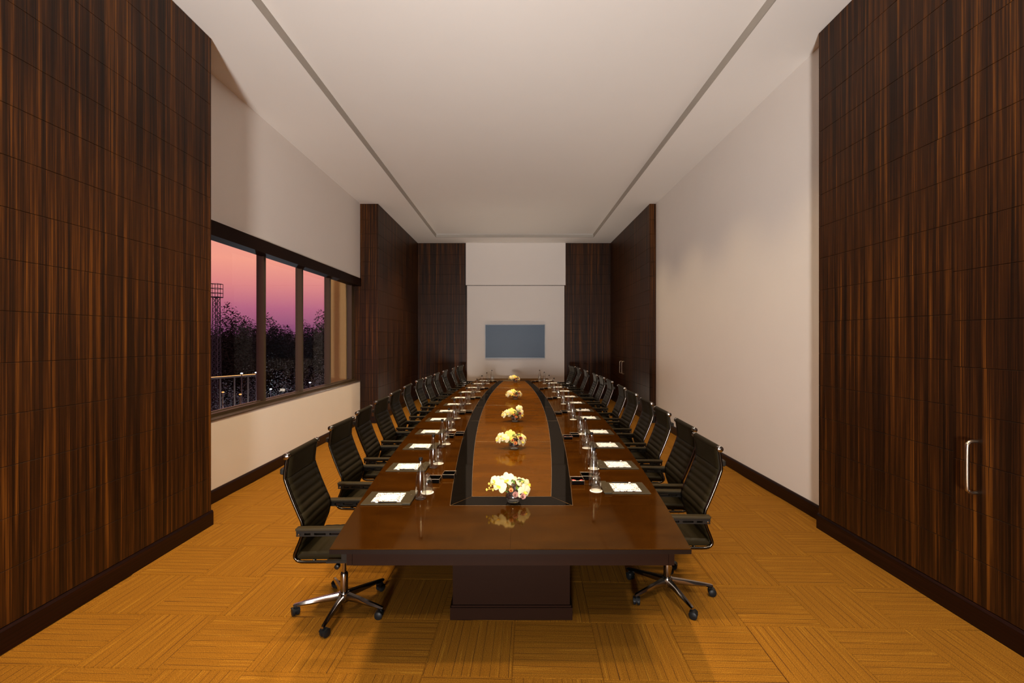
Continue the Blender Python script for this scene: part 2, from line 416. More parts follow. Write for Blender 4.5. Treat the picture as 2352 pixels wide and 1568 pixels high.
# returns of the two blocks towards the bays
for nm, x0, x1, y, par in (('L', -3.46, XL, YL, wl), ('R', XR, 3.14, YR, wr)):
    MB().box(x0 if nm == 'L' else x0+.002, x1-.002 if nm == 'L' else x1, y-T, y, .15, ZC-.004).build('wood_return', 'panel', par)
wlf = tag(MB().box(-3.75, XL-T, YP+T, YF+.3, 0, ZC).build('wall_left_far', 'joint'), 'dark wood panelled pier and side wall beyond the windows', 'wall', kind='structure')
panels(wlf, 'L', XL-T, cols(YP+.002, YF, 5))
panels(wlf, 'F', YP+T, [-3.73, -3.36, XL-.0], ROWS)
wrf = tag(MB().box(XR+T, 3.5, YP+T, YF+.3, 0, ZC).build('wall_right_far', 'joint'), 'dark wood panelled side wall at the far right', 'wall', kind='structure')
D2 = [11.70, 12.57, 13.44]; DZ2 = 2.20
panels(wrf, 'R', XR+T, cols(YP+.002, D2[0], 2)); panels(wrf, 'R', XR+T, cols(D2[0], D2[2], 2), [DZ2] + [z for z in ROWS if z > DZ2+.05]); panels(wrf, 'R', XR+T, [D2[2], YF])
panels(wrf, 'F', YP+T, [XR, 3.135], ROWS)
wf = tag(MB().box(XL-.4, XR+.4, YF+T, YF+.4, 0, ZC).build('wall_far', 'joint'), 'far end wall with wood panels either side of a painted centre', 'wall', kind='structure')
FX0, FX1 = -1.535, 1.575
panels(wf, 'F', YF+T, cols(XL+.002, FX0, 3)); panels(wf, 'F', YF+T, cols(FX1, XR-.002, 3))
MB().box(FX0+.035, FX1-.035, YF-.004, YF+T, .15, 3.535).build('painted_panel', 'white', wf)
MB().box(FX0, FX1, YF-.045, YF+T, 3.55, ZC-.002).build('painted_bulkhead', 'white', wf)
for x in (FX0+.017, FX1-.017):
    MB().box(x-.016, x+.016, YF-.010, YF+T, .15, 3.55).build('edge_strip', 'panel', wf)
tag(MB().box(-3.9, 3.6, YB-.2, YB, 0, ZC+.2).build('wall_back', 'white'), 'plain painted wall behind the viewpoint', 'wall', kind='structure')
# painted bays
wlb = tag(MB().box(-3.56, XBL, YL-.01, YP+T, 0, .93).build('wall_left_bay', 'white'), 'low cream painted wall under the windows', 'wall', kind='structure')
wlu = tag(MB().box(-3.75, XBL, YL-.01, YP+T, 3.20, ZC).build('wall_left_upper', 'white'), 'cream painted wall above the windows', 'wall', kind='structure')
tag(MB().box(-3.75, -3.56, YL-.01, YP+T, -.1, .93).build('wall_left_outer', 'stucco'), 'outer skin of the wall under the windows', 'wall', kind='structure')
tag(MB().box(XBR, 3.5, YR-.01, YP+T, 0, ZC).build('wall_right_bay', 'white'), 'broad plain cream wall on the right', 'wall', kind='structure')
# ceiling: raised tray inside a soffit
tag(MB().box(TXL-.1, TXR+.1, YB, TY+.1, ZT, ZT+.15).build('ceiling', 'ceil'), 'raised centre of the pale tray ceiling', 'ceiling', kind='structure')
sf = MB(); sf.box(-3.9, TXL, YB, YF+.3, ZC, ZT+.15); sf.box(TXR, 3.6, YB, YF+.3, ZC, ZT+.15); sf.box(TXL, TXR, TY, YF+.3, ZC, ZT+.15)
tag(sf.build('ceiling_soffit', 'ceil'), 'lower border of the pale tray ceiling', 'ceiling', kind='structure')
tr = tag(MB().box(TXL, TXL+.012, YB, TY, ZC+.0, ZT).build('trim_1', 'lip'), 'slim ceiling tray trim, its grey standing for shade', 'trim', kind='structure')
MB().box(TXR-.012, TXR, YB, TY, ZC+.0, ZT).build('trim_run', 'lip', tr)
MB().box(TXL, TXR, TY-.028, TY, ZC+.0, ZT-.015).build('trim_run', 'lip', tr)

# skirtings
def skirt(name, label, x0, x1, y0, y1, face):
    mb = MB(); d = .022
    if face == 'L': P = [(0, 0), (d, 0), (d, .13), (d*.5, .147), (0, .15)]; rings = [[(x0+a, y, b) for a, b in P] for y in (y0, y1)]
    elif face == 'R': P = [(0, 0), (d, 0), (d, .13), (d*.5, .147), (0, .15)]; rings = [[(x0-a, y, b) for a, b in P] for y in (y0, y1)]
    else: P = [(0, 0), (d, 0), (d, .13), (d*.5, .147), (0, .15)]; rings = [[(x, y0-a, b) for a, b in P] for x in (x0, x1)]
    return tag(mb.loft(rings).build(name, 'skirt'), label, 'baseboard', kind='structure')
skirt('baseboard_left', 'dark red wood skirting of the left panelled wall', XL-T, 0, YB, YL+.022, 'L')
skirt('baseboard_left_bay', 'dark wood skirting under the window wall', XBL, 0, YL, YP, 'L')
skirt('baseboard_left_far', 'dark wood skirting of the far left wall', XL-T, 0, YP-.02, YF, 'L')
skirt('baseboard_left_pier', 'dark wood skirting on the pier beyond the windows', XBL, XL, YP+T, 0, 'F')
skirt('baseboard_right', 'dark red wood skirting of the right panelled wall', XR+T, 0, YB, YR+.022, 'R')
skirt('baseboard_right_bay', 'dark wood skirting under the plain right wall', XBR, 0, YR, YP, 'R')
skirt('baseboard_right_far', 'dark wood skirting of the far right wall', XR+T, 0, YP-.02, YF, 'R')
skirt('baseboard_far', 'dark wood skirting of the far end wall', XL, XR, YF+T, 0, 'F')

# flush doors with D handles
def d_handle(parent, x, y, z0, z1, out=.065, r=.011, mat='steel'):
    k = .045
    pts = [(x+.004, y, z1), (x-out+k*.6, y, z1), (x-out+k*.2, y, z1-k*.25), (x-out, y, z1-k), (x-out, y, z0+k), (x-out+k*.2, y, z0+k*.25), (x-out+k*.6, y, z0), (x+.004, y, z0)]
    return MB().tube(crom(pts, 4), r, 10).build('handle', mat, parent, True)
def door(name, label, y0, y1, ztop, hy, hz, ncol):
    d = tag(empty(name, (XR+T, (y0+y1)/2, 0)), label, 'door', kind='structure')
    rows = [.15] + [z-.045 for z in ROWS if .2 < z-.045 < ztop-.05] + [ztop]
    ym = (y0+y1)/2
    for a, b in zip(cols(y0, y1, ncol)[:-1], cols(y0, y1, ncol)[1:]):
        for z0, z1 in zip(rows[:-1], rows[1:]):
            put('wood_panel', panel_mesh(b-a, z1-z0), None, d, (0, (a+b)/2-ym, (z0+z1)/2), -PI/2)
    d_handle(d, -T, hy-ym, *hz)
    return d
door('door_1', 'flush striped wood door with long steel D handle on the right', DY0, DY1, DZ, 2.94, (.87, 1.20), 2)
door('door_2', 'nearer leaf of the dark double door at far right', D2[0], D2[1], DZ2, 12.44, (.92, 1.25), 1)
door('door_3', 'farther leaf of the dark double door at far right', D2[1], D2[2], DZ2, 12.70, (.92, 1.25), 1)

# window
win = tag(empty('window_1', (-3.60, 7.3, .93)), 'long bronze framed window of four panes above the low wall', 'window', kind='structure')
WY = [5.02, 6.465, 7.61, 8.755, 9.93]; WZ0, WZ1 = .93, 3.14
def win_part(name, mat, x0, x1, y0, y1, z0, z1):
    return MB().box(x0+3.60, x1+3.60, y0-7.3, y1-7.3, z0-.93, z1-.93).build(name, mat, win)
win_part('frame_rail', 'frame', -3.66, -3.53, 4.75, YP, WZ0, WZ0+.06)
win_part('frame_rail', 'frame', -3.66, -3.55, 4.75, YP, WZ1-.06, WZ1)
for yy in WY:
    win_part('mullion', 'frame', -3.66, -3.555, yy-.028, yy+.028, WZ0+.06, WZ1-.06)
win_part('jamb', 'frame', -3.66, -3.57, 9.965, YP+T, WZ0+.06, WZ1-.06)
for a, b in zip(WY[:-1], WY[1:]):
    win_part('pane', 'pane', -3.625, -3.619, a+.035, b-.035, WZ0+.06, WZ1-.06)
    win_part('glazing_bead', 'sill', -3.615, -3.595, a+.035, b-.035, WZ0+.06, WZ0+.075)
win_part('pane', 'pane', -3.625, -3.619, 4.75, WY[0]-.035, WZ0+.06, WZ1-.06)
tag(MB().box(-3.60, XBL+.008, YL, YP+T, .93, .948).build('window_sill', 'sill'), 'narrow dark stone sill below the window', 'sill', kind='structure')
tag(MB().box(-3.60, XBL+.03, YL, YP-.0, 3.035, 3.205).build('trim_2', 'pelmet'), 'dark wood pelmet along the top of the window', 'trim', kind='structure')

# ------------------------------------------------------------------ conference table
TC, TY0, TY1 = -.025, 2.41, 12.93
TM_, TL = (TY0+TY1)/2, (TY1-TY0)/2
def half(y): u = (y-TM_)/TL; return 1.285-.325*u*u
def bout(y): u = (y-TM_)/4.63; return .63-.22*u*u
def binn(y): u = (y-TM_)/4.45; return .4845-.2045*u*u
BO0, BO1, BI0, BI1 = 3.04, 12.30, 3.215, 12.125
table = tag(empty('conference_table', (TC, TM_, 0)), 'long boat shaped glossy mahogany conference table with black inlaid band', 'table')
def strip(name, mat, fa, fb, y0, y1, z0, z1, n=10, gap=.0006):
    """solid piece between the curves x=fa(y) and x=fb(y)"""
    ys = [y0+gap+(y1-y0-2*gap)*i/n for i in range(n+1)]
    rings = [[(fa(y)+gap, y-TM_, z0), (fb(y)-gap, y-TM_, z0), (fb(y)-gap, y-TM_, z1), (fa(y)+gap, y-TM_, z1)] for y in ys]
    return MB().loft(rings).build(name, mat, table)
ZT0, ZTOP = .722, .75
neg = lambda f: (lambda y: -f(y))
cst = lambda c: (lambda y: c)
strip('table_edge', 'table_edge', neg(half), half, TY0, TY1, ZT0, .7455, 48, 0)
inset = lambda d: (lambda y: half(y)-d)
VZ = (.7455, ZTOP)
for s in (0, 1):
    a, b = (neg(inset(.002)), cst(0)) if s == 0 else (cst(0), inset(.002))
    strip('top_panel', 'table', a, b, TY0+.002, BO0, *VZ, n=6)
    strip('top_panel', 'table', a, b, BO1, TY1-.002, *VZ, n=6)
cuts = [BO0, 4.94, 7.67, 10.4, BO1]
for y0, y1 in zip(cuts[:-1], cuts[1:]):
    strip('top_panel', 'table', neg(inset(.002)), neg(bout), y0, y1, *VZ)
    strip('top_panel', 'table', bout, inset(.002), y0, y1, *VZ)
bc = [BI0, 5.6, 6.2, 7.45, 9.1, 10.7, BI1]
for y0, y1 in zip(bc[:-1], bc[1:]):
    strip('inlay_band', 'band', neg(bout), neg(binn), y0, y1, *VZ)
    strip('inlay_band', 'band', binn, bout, y0, y1, *VZ)
strip('inlay_band', 'band', neg(bout), bout, BO0, BI0, *VZ, n=3)
strip('inlay_band', 'band', neg(bout), bout, BI1, BO1, *VZ, n=3)
ic = [BI0, 4.94, 7.67, 10.4, BI1]
for y0, y1 in zip(ic[:-1], ic[1:]):
    strip('centre_panel', 'table_mid', neg(binn), binn, y0, y1, *VZ)
IZ = (.7495, .7504)
for f in (bout, binn):
    y0, y1 = (BO0, BO1) if f is bout else (BI0, BI1)
    d = .0016
    strip('metal_inlay', 'inlay', (lambda y, f=f: f(y)-d), (lambda y, f=f: f(y)+d), y0, y1, *IZ, n=40, gap=0)
    strip('metal_inlay', 'inlay', (lambda y, f=f: -f(y)-d), (lambda y, f=f: -f(y)+d), y0, y1, *IZ, n=40, gap=0)
    strip('metal_inlay', 'inlay', neg(f), f, y0-d, y0+d, *IZ, n=1, gap=0)
    strip('metal_inlay', 'inlay', neg(f), f, y1-d, y1+d, *IZ, n=1, gap=0)
for y in (4.94, 7.67, 10.4): strip('metal_inlay', 'inlay', neg(binn), binn, y-.0008, y+.0008, *IZ, n=1, gap=0)
for y in (6.2, 7.45, 9.1):
    strip('metal_inlay', 'inlay', neg(bout), neg(binn), y-.001, y+.001, *IZ, n=1, gap=0); strip('metal_inlay', 'inlay', binn, bout, y-.001, y+.001, *IZ, n=1, gap=0)
# mitre lines at the near corners of the band
for s in (-1, 1):
    p0 = Vector((s*bout(BO0), BO0-TM_, .7499)); p1 = Vector((s*binn(BI0), BI0-TM_, .7499))
    MB().tube([p0, p1], .0009, 6).build('metal_inlay', 'inlay', table)
# apron ring and pedestals
AZ = (.628, ZT0)
ay0, ay1 = TY0+.07, TY1-.07
strip('apron', 'table_base', neg(inset(.075)), neg(inset(.105)), ay0, ay1, *AZ, n=30, gap=0)
strip('apron', 'table_base', inset(.105), inset(.075), ay0, ay1, *AZ, n=30, gap=0)
strip('apron', 'table_base', neg(inset(.107)), inset(.107), ay0, ay0+.03, *AZ, n=1, gap=0)
strip('apron', 'table_base', neg(inset(.107)), inset(.107), ay1-.03, ay1, *AZ, n=1, gap=0)
for y0, y1 in ((3.03, 4.5), (5.5, 7.0), (8.3, 9.8), (10.8, 12.2)):
    ph = lambda y: .39+.28*(half(y)-half(3.03))
    strip('pedestal', 'table_base', neg(ph), ph, y0, y1, .09, ZT0, n=6, gap=0)
    pp = lambda y: ph(y)+.016
    pl = strip('plinth', 'table_base', neg(pp), pp, y0-.016, y1+.016, 0.001, .082, n=6, gap=0)
    pq = lambda y: ph(y)+.009
    strip('plinth_bead', 'table_base', neg(pq), pq, y0-.009, y1+.009, .082, .094, n=6, gap=0)

# ------------------------------------------------------------------ swivel chairs
def make_chair():
    root = empty('swivel_chair')
    prof = crom([(-.282, 0, 1.112), (-.290, 0, 1.06), (-.298, 0, .985), (-.290, 0, .945), (-.254, 0, .845), (-.211, 0, .74), (-.188, 0, .68), (-.193, 0, .60), (-.222, 0, .52), (-.236, 0, .475), (-.222, 0, .450)], 14)
    # arc length for the quilting channels
    L = [0]
    for a, b in zip(prof[:-1], prof[1:]): L.append(L[-1]+(b-a).length)
    W = .212; ny = 8
    front, back = [], []
    for i, p in enumerate(prof):
        d = (prof[min(i+1, len(prof)-1)]-prof[max(i-1, 0)]).normalized()
        n = Vector((-d.z, 0, d.x))            # towards the sitter
        if n.x < 0: n = -n
        z = p.z
        if z < .968: rib = .0145*abs(math.sin(PI*(L[i]-.146)/.050))**.42
        else: rib = .0145
        t = .008+rib
        rowf, rowb = [], []
        for j in range(ny+1):
            v = -1+2*j/ny; y = v*W; fall = (1-v**6)
            dish = -.012*(1-v*v)
            q = p+n*(t*(.55+.45*fall)+dish); rowf.append((q.x, y, q.z))
            q = p+n*(-.009*(.5+.5*fall)+dish); rowb.append((q.x, y, q.z))
        front.append(rowf); back.append(rowb)
    mb = MB()
    rings = [f+list(reversed(b)) for f, b in zip(front, back)]
    mb.loft(rings)
    mb.build('backrest', 'leather', root, True)
    mb = MB()  # rolled top over the rod
    mb.tube([(-.285, -W, 1.114), (-.285, W, 1.114)], .020, 12); mb.build('top_roll', 'leather', root, 'auto')
    # seat cushion with channels
    sx = [-.225+.50*i/44 for i in range(45)]; rings = []
    for x in sx:
        u = (x+.225)/.5
        top = .495+.003*math.sqrt(abs(math.sin(PI*u*8)))*1.0+.006*math.sin(PI*u)
        bot = .447
        if u > .88: k = (u-.88)/.12; top -= .030*k*k; bot -= .012*k*k
        if u < .05: top -= .02*(1-u/.05)**2
        w = .222
        rings.append([(x, -w, bot+.008), (x, -w*.97, bot), (x, w*.97, bot), (x, w, bot+.008), (x, w, top-.014), (x, w*.95, top-.003), (x, w*.5, top-.005), (x, 0, top-.007), (x, -w*.5, top-.005), (x, -w*.95, top-.003), (x, -w, top-.014)])
    MB().loft(rings).build('seat', 'leather', root, 'auto')
    # side rails
    rail = prof + crom([(-.222, 0, .450), (-.20, 0, .440), (-.16, 0, .437), (.0, 0, .437), (.17, 0, .440)], 3)[1:]
    for s in (-1, 1):
        MB().tube([(p.x, s*.228, p.z) for p in rail[::2]], .0105, 8).build('side_rail', 'rail', root, True)
        e_ = MB(); e_.disc_y((-.285, s*.231, 1.114), .021, .034); e_.disc_y((-.285, s*.249, 1.114), .010, .004, 10)
        e_.build('end_cap', 'chrome', root, 'auto')
        # armrest: flat pad over a slotted black rail
        y0, y1 = sorted((s*.238, s*.285)); ym = (y0+y1)/2
        arm = MB().box(-.208, .118, y0, y1, .656, .672, .004).build('armrest', 'armpad', root)
        b = MB(); b.box(-.204, .113, ym-.016, ym+.016, .620, .628); b.box(-.204, .113, ym-.018, ym+.018, .642, .656)
        for x in (-.204, -.115, -.02, .075): b.box(x, x+.022 if x > -.2 else x+.05, ym-.015, ym+.015, .628, .642)
        b.box(.075, .108, ym-.012, ym+.012, .46, .62)
        b.box(-.02, .135, ym-.014*s if s > 0 else ym-.014, ym+.014, .448, .462)
        b.build('arm_frame', 'blackplastic', arm)
        q = MB(); q.disc_y((-.185, s*.282, .635), .007, .012, 8); q.build('bolt', 'chrome', arm)
    b = MB(); b.box(-.345, -.312, -.20, .20, .985, 1.025, .008); b.box(-.32, -.300, -.20, -.17, .99, 1.02); b.box(-.32, -.300, .17, .20, .99, 1.02)
    b.build('back_handle', 'blackplastic', root)
    for x in (-.12, .13):
        MB().tube([(x, -.225, .437), (x, .225, .437)], .009, 8).build('cross_bar', 'chrome', root, True)
    b = MB(); b.box(-.14, .15, -.06, .06, .395, .445, .01); b.build('tilt_mechanism', 'blackplastic', root)
    b = MB(); b.tube([(.02, -.05, .41), (.03, -.17, .405), (.03, -.21, .40)], .006, 6); b.disc_y((.03, -.215, .40), .016, .03, 10); b.build('lever', 'blackplastic', root, 'auto')
    b = MB(); b.lathe([(.022, 0), (.026, .01), (.026, .03), (.018, .04)], 12, (.10, 0, .36)); b.build('tension_knob', 'blackplastic', root, 'auto')
    MB().lathe([(.014, .24), (.014, .40)], 14).build('piston', 'chrome', root, 'auto')
    MB().lathe([(.024, .10), (.026, .12), (.026, .245), (.022, .253)], 16).build('column', 'chrome', root, 'auto')
    MB().lathe([(.030, .055), (.038, .07), (.040, .105), (.034, .122), (.020, .125)], 18).build('hub', 'chrome', root, 'auto')
    leg = MB()
    def ring(x, w, z0, z1): return [(x, -w*.7, z0), (x, w*.7, z0), (x, w, z0+(z1-z0)*.4), (x, w*.55, z1), (x, -w*.55, z1), (x, -w, z0+(z1-z0)*.4)]
    leg.loft([ring(.025, .022, .072, .118), ring(.12, .018, .070, .108), ring(.25, .0135, .066, .092), ring(.312, .0125, .064, .082), ring(.322, .008, .066, .078)])
    leg_me = leg.mesh('leg', 'auto'); leg_me.materials.append(M['chrome'])
    cs = MB()
    for y in (-.0135, .0135): cs.disc_y((.012, y, .0265), .0265, .021, 16)
    cs.box(-.008, .018, -.0035, .0035, .02, .055)
    cs.loft([[(.012+.029*math.cos(a), y, .0265+.029*math.sin(a)) for a in [PI*.15+PI*.75*k/6 for k in range(7)]] + [(.012+.027*math.cos(a), y, .0265+.027*math.sin(a)) for a in [PI*.15+PI*.75*k/6 for k in range(6, -1, -1)]] for y in (-.024, .024)])
    cs.tube([(0, 0, .045), (0, 0, .068)], .0055, 8)
    cs_me = cs.mesh('caster', 'auto'); cs_me.materials.append(M['caster'])
    for k in range(5):
        l = put('leg', leg_me, None, root, (0, 0, 0), 2*PI*k/5)
        put('caster', cs_me, None, l, (.305, 0, 0), 0)
    return root

ORD = ['nearest', 'second', 'third', 'fourth', 'fifth', 'sixth', 'seventh', 'eighth', 'ninth', 'tenth', 'eleventh', 'farthest']
def where(i, s, thing):
    side = 'on the window side' if s < 0 else 'on the right side'
    o = ORD[i]
    return f'{thing}, {o} {side}' if o in ('nearest', 'farthest') else f'{thing}, {o} from the near end {side}'
LC = [(-1.467, 3.26), (-1.542, 4.263), (-1.60, 5.138), (-1.64, 5.99), (-1.68, 6.88), (-1.722, 7.89), (-1.736, 8.96), (-1.707, 9.74), (-1.694, 10.70), (-1.65, 11.7), (-1.585, 12.80), (-1.54, 13.85)]
RC = [(1.402, 3.476), (1.489, 4.205), (1.535, 5.05), (1.587, 5.87), (1.623, 6.80), (1.668, 7.69), (1.696, 8.84), (1.711, 9.737), (1.691, 10.456), (1.68, 11.77), (1.639, 12.83), (1.573, 13.55)]
proto = make_chair(); first = True
for s, lst in ((-1, LC), (1, RC)):
    for i, (bx, bz) in enumerate(lst):
        o = proto if first else copy_tree(proto); first = False
        turn = random.uniform(-.035, .035) if i else (.03 if s < 0 else -.03)
        if i == 11: turn = -s*-.22
        a = (0 if s < 0 else PI) + turn
        ctr = Vector((bx - s*.287, bz*K + .215, 0))
        o.location = ctr; o.rotation_euler = (0, 0, a)
        st = math.radians(-93 if (s < 0 and i == 0) else (282 if (s > 0 and i == 0) else random.uniform(0, 72))) - a
        n = 0
        for ch in o.children:
            if ch.name.split('.')[0] == 'leg':
                ch.rotation_euler = (0, 0, st + 2*PI*n/5); n += 1
                for c2 in ch.children: c2.rotation_euler = (0, 0, random.uniform(-1.2, 1.2) + (PI if random.random() < .4 else 0))
        tag(o, where(i, s, 'black ribbed leather swivel chair'), 'chair', 'ribbed swivel chairs along the conference table')

# ------------------------------------------------------------------ place settings
LB = [(-.657, 3.53), (-.707, 4.387), (-.751, 5.23), (-.789, 6.05), (-.835, 6.98), (-.834, 7.79), (-.82, 8.6), (-.82, 9.58), (-.796, 10.6), (-.755, 11.57), (-.70, 12.58), (-.62, 13.55)]
RB = [(.598, 3.83), (.679, 4.465), (.736, 5.29), (.78, 6.05), (.81, 7.13), (.836, 7.9), (.836, 8.82), (.834, 9.77), (.832, 10.8), (.787, 11.7), (.74, 12.8), (.66, 13.6)]
def make_pad():
    r = empty('desk_pad')
    MB().box(-.167, .167, -.128, .128, 0, .007, .002).build('board', 'padleather', r)
    st = MB().box(.112, .169, -.131, .131, .0072, .0155, .003).build('pen_strip', 'padleather', r)
    MB().lathe([(.006, 0), (.006, .0012)], 10, (.14, .03, .0155)).build('stud', 'steel', st)
    return r
def make_paper():
    mb = MB(); mb.box(-.1, .1, -.088, .088, 0, .003)
    return mb.mesh('notepad')
def make_pen():
    r = empty('pen')
    def cyl(rad, x0, x1):
        n = 8; return MB().loft([[(x, rad*k_*math.cos(2*PI*k/n), .0045+rad*k_*math.sin(2*PI*k/n)) for k in range(n)] for x, k_ in ((x0, .7), (x0+.004, 1), (x1-.004, 1), (x1, .6))])
    cyl(.0045, -.07, .055).build('barrel', 'pen', r, 'auto'); cyl(.0043, .055, .072).build('tip', 'coaster', r, 'auto')
    return r
def make_bottle():
    r = empty('water_bottle')
    out = [(.030, 0), (.0375, .004), (.0385, .02), (.0382, .07), (.0365, .11), (.032, .15), (.0255, .19), (.0185, .225), (.0140, .245), (.0125, .262), (.0136, .263), (.0136, .268), (.0120, .269)]
    inn = [(max(a-.0035, .009), z) for a, z in out[2:]]
    b = MB(); n = 20
    b.lathe(out + [(a, z) for a, z in reversed(inn)] + [(.030, .012)], n, cap0=True, cap1=True)
    b.build('glass_body', 'glass', r, 'auto')
    MB().lathe([(.0135, .266), (.0142, .270), (.0142, .284), (.012, .287)], 14).build('cap', 'cap', r, 'auto')
    return r
def make_glass():
    prof = [(.0375, .0), (.0383, .003), (.0375, .045), (.0355, .075), (.031, .095), (.0215, .106), (.0185, .112), (.021, .118), (.026, .123), (.0265, .129), (.024, .132)]
    inn = [(.031, .118-.012), (.018, .100), (.028, .090), (.033, .073), (.0352, .045), (.0362, .0)]
    inn = [(.010, .101), (.019, .100), (.0285, .091), (.0332, .073), (.0352, .045), (.0360, .0005)]
    b = MB(); b.lathe(list(reversed(prof)), 20, cap0=True, cap1=False); b.lathe(inn, 20, cap0=True, cap1=False)
    return b.mesh('drinking_glass', 'auto')
def make_coaster():
    return MB().lathe([(.045, 0), (.046, .0008), (.046, .002), (.0452, .0026)], 28).mesh('coaster', 'auto')
pad0, pen0, bot0 = make_pad(), make_pen(), make_bottle()
paper_me, glass_me, coaster_me = make_paper(), make_glass(), make_coaster()
paper_me.materials.append(M['paper']); glass_me.materials.append(M['glass']); coaster_me.materials.append(M['coaster'])
ZTB = ZTOP+.0004
used = set()
def place(proto_, key):
    if key in used: return copy_tree(proto_)
    used.add(key); return proto_
for s, lst in ((-1, LB), (1, RB)):
    for i, (bx, bz) in enumerate(lst):
        by = bz*K; rz = (0 if s < 0 else PI)
        jit = lambda a: random.uniform(-a, a)
        a = rz + jit(.02)
        px, py = bx + s*.213, by - s*.002 + (-.05 if (s > 0 and i == 0) else 0)
        o = place(pad0, 'pad'); o.location = (px, py, ZTB); o.rotation_euler = (0, 0, a)
        tag(o, where(i, s, 'black leather desk pad'), 'desk pad', 'leather desk pads on the table')
        ca, sa = math.cos(a), math.sin(a)
        def loc(x, y, z): return (px+x*ca-y*sa, py+x*sa+y*ca, ZTB+z)
        o = put('notepad', paper_me, None, None, loc(-.008, .0, .0074), a + jit(.015))
        tag(o, where(i, s, 'white notepad with speckled printed border'), 'notepad', 'printed notepads on the desk pads')
        o = place(pen0, 'pen'); o.location = loc(.0, -.101, .0074); o.rotation_euler = (0, 0, a + PI + jit(.04))
        tag(o, where(i, s, 'slim black pen beside the notepad'), 'pen', 'pens on the desk pads')
        o = place(bot0, 'bot'); o.location = (bx, by - (.0 if s < 0 else -.02), ZTB); o.rotation_euler = (0, 0, jit(3))
        tag(o, where(i, s, 'clear tapered glass water bottle'), 'bottle', 'water bottles along the table')
        gx, gy = bx - s*.022*(1 if s < 0 else .2), by + (.125 if s < 0 else -.105)
        o = put('coaster', coaster_me, None, None, (gx, gy, ZTB), 0); tag(o, where(i, s, 'round white paper coaster'), 'coaster', 'white coasters under the glasses')
        o = put('drinking_glass', glass_me, None, None, (gx, gy, ZTB+.0027), 0); tag(o, where(i, s, 'upturned footed drinking glass'), 'glass', 'upturned glasses along the table')

# black candy trays, two boxes joined corner to corner, shared by pairs of seats
def make_caddy():
    r = empty('candy_tray')
    W2, D2_, H2, t = .046, .05, .030, .004
    for k, (cx, cy) in enumerate(((-.048, -.060), (.048, .060))):
        b = MB(); b.box(cx-W2, cx+W2, cy-D2_, cy+D2_, .003, .007)
        b.box(cx-W2, cx-W2+t, cy-D2_, cy+D2_, .007, H2); b.box(cx+W2-t, cx+W2, cy-D2_, cy+D2_, .007, H2)
        b.box(cx-W2+t, cx+W2-t, cy-D2_, cy-D2_+t, .007, H2); b.box(cx-W2+t, cx+W2-t, cy+D2_-t, cy+D2_, .007, H2)
        bx_ = b.build('tray_box', 'gloss_black', r)
        q = MB(); e_ = .003; z = H2+.0015
        P = [(cx-W2-e_, cy-D2_-e_), (cx+W2+e_, cy-D2_-e_), (cx+W2+e_, cy+D2_+e_), (cx-W2-e_, cy+D2_+e_)]
        for (a0, b0), (a1, b1) in zip(P, P[1:]+P[:1]): q.tube([(a0, b0, z), (a1, b1, z)], .0015, 6)
        for a0, b0 in P: q.tube([(a0, b0, .0), (a0, b0, z+.006)], .0019, 6)
        q.build('wire_rim', 'steel', bx_)
    return r
cad0 = make_caddy(); cadn = ['nearest', 'second', 'third', 'fourth', 'fifth', 'farthest']
for s, ys in ((-1, [3.99, 5.77, 7.55, 9.42, 11.25, 13.15]), (1, [3.95, 5.70, 7.55, 9.42, 11.25, 13.15])):
    for i, z in enumerate(ys):
        y = z*K + .035; x = TC + s*(bout(y)+.095)
        o = place(cad0, 'cad'); o.location = (x, y, ZTB); o.rotation_euler = (0, 0, random.uniform(-.03, .03) + (0 if s < 0 else PI))
        if i in (0, 5): lb = f'black two-box candy tray with wire rim, {cadn[i]} ' + ('on the window side' if s < 0 else 'on the right side')
        else: lb = f'black two-box candy tray, {cadn[i]} from the near end ' + ('on the window side' if s < 0 else 'on the right side')
        tag(o, lb, 'tray', 'black candy trays on the table')
        if s > 0 and i < 2:
            for j in range(3):
                c = MB(); c.tube([(-.016, 0, .006), (-.011, 0, .006), (-.009, 0, .006), (0, 0, .006), (.009, 0, .006), (.011, 0, .006), (.016, 0, .006)], [.006, .002, .0055, .0065, .0055, .002, .006], 8)
                q = c.build('candy', 'candy', None, True, (x-.062+.028*j-.01, y-.055+(-.02 if j % 2 else .006)*1.0, ZTB+.008+.001), .6*j-.5)
                tag(q, 'red wrapped candy ' + ('at the left', 'in the middle', 'at the right')[j] + ' of the ' + ('nearest' if i == 0 else 'second') + ' right-hand tray', 'candy', 'red candies in the ' + ('nearest' if i == 0 else 'second') + ' right tray')

# ------------------------------------------------------------------ flower arrangements
def petal(mb, L, Wd, base, az, lift, curl, frame, nu=5, nv=4):
    """a curved petal growing from the origin of `frame` in direction az, tilted up by lift"""
    rows = []
    for i in range(nu+1):
        u = i/nu; q = .06+.91*u; w = Wd*(4*q*(1-q))**.5*(.80+.35*u)
        row = []
        for j in range(nv+1):
            v = -1+2*j/nv
            r = base+L*u; z = lift*u + curl*u*u - .25*Wd*v*v*(.6+.4*u)
            x, y = r, w*v
            ca, sa = math.cos(az), math.sin(az)
            row.append(frame @ Vector((x*ca-y*sa, x*sa+y*ca, z)))
        rows.append(row)
    n = nv+1
    vs = [p for r in rows for p in r]
    fs = [(i*n+j, i*n+j+1, (i+1)*n+j+1, (i+1)*n+j) for i in range(nu) for j in range(nv)]
    mb.add(vs, fs)
def frame_to(d, spin=0):
    return Vector(d).normalized().to_track_quat('Z', 'Y').to_matrix().to_4x4() @ Matrix.Rotation(spin, 4, 'Z')
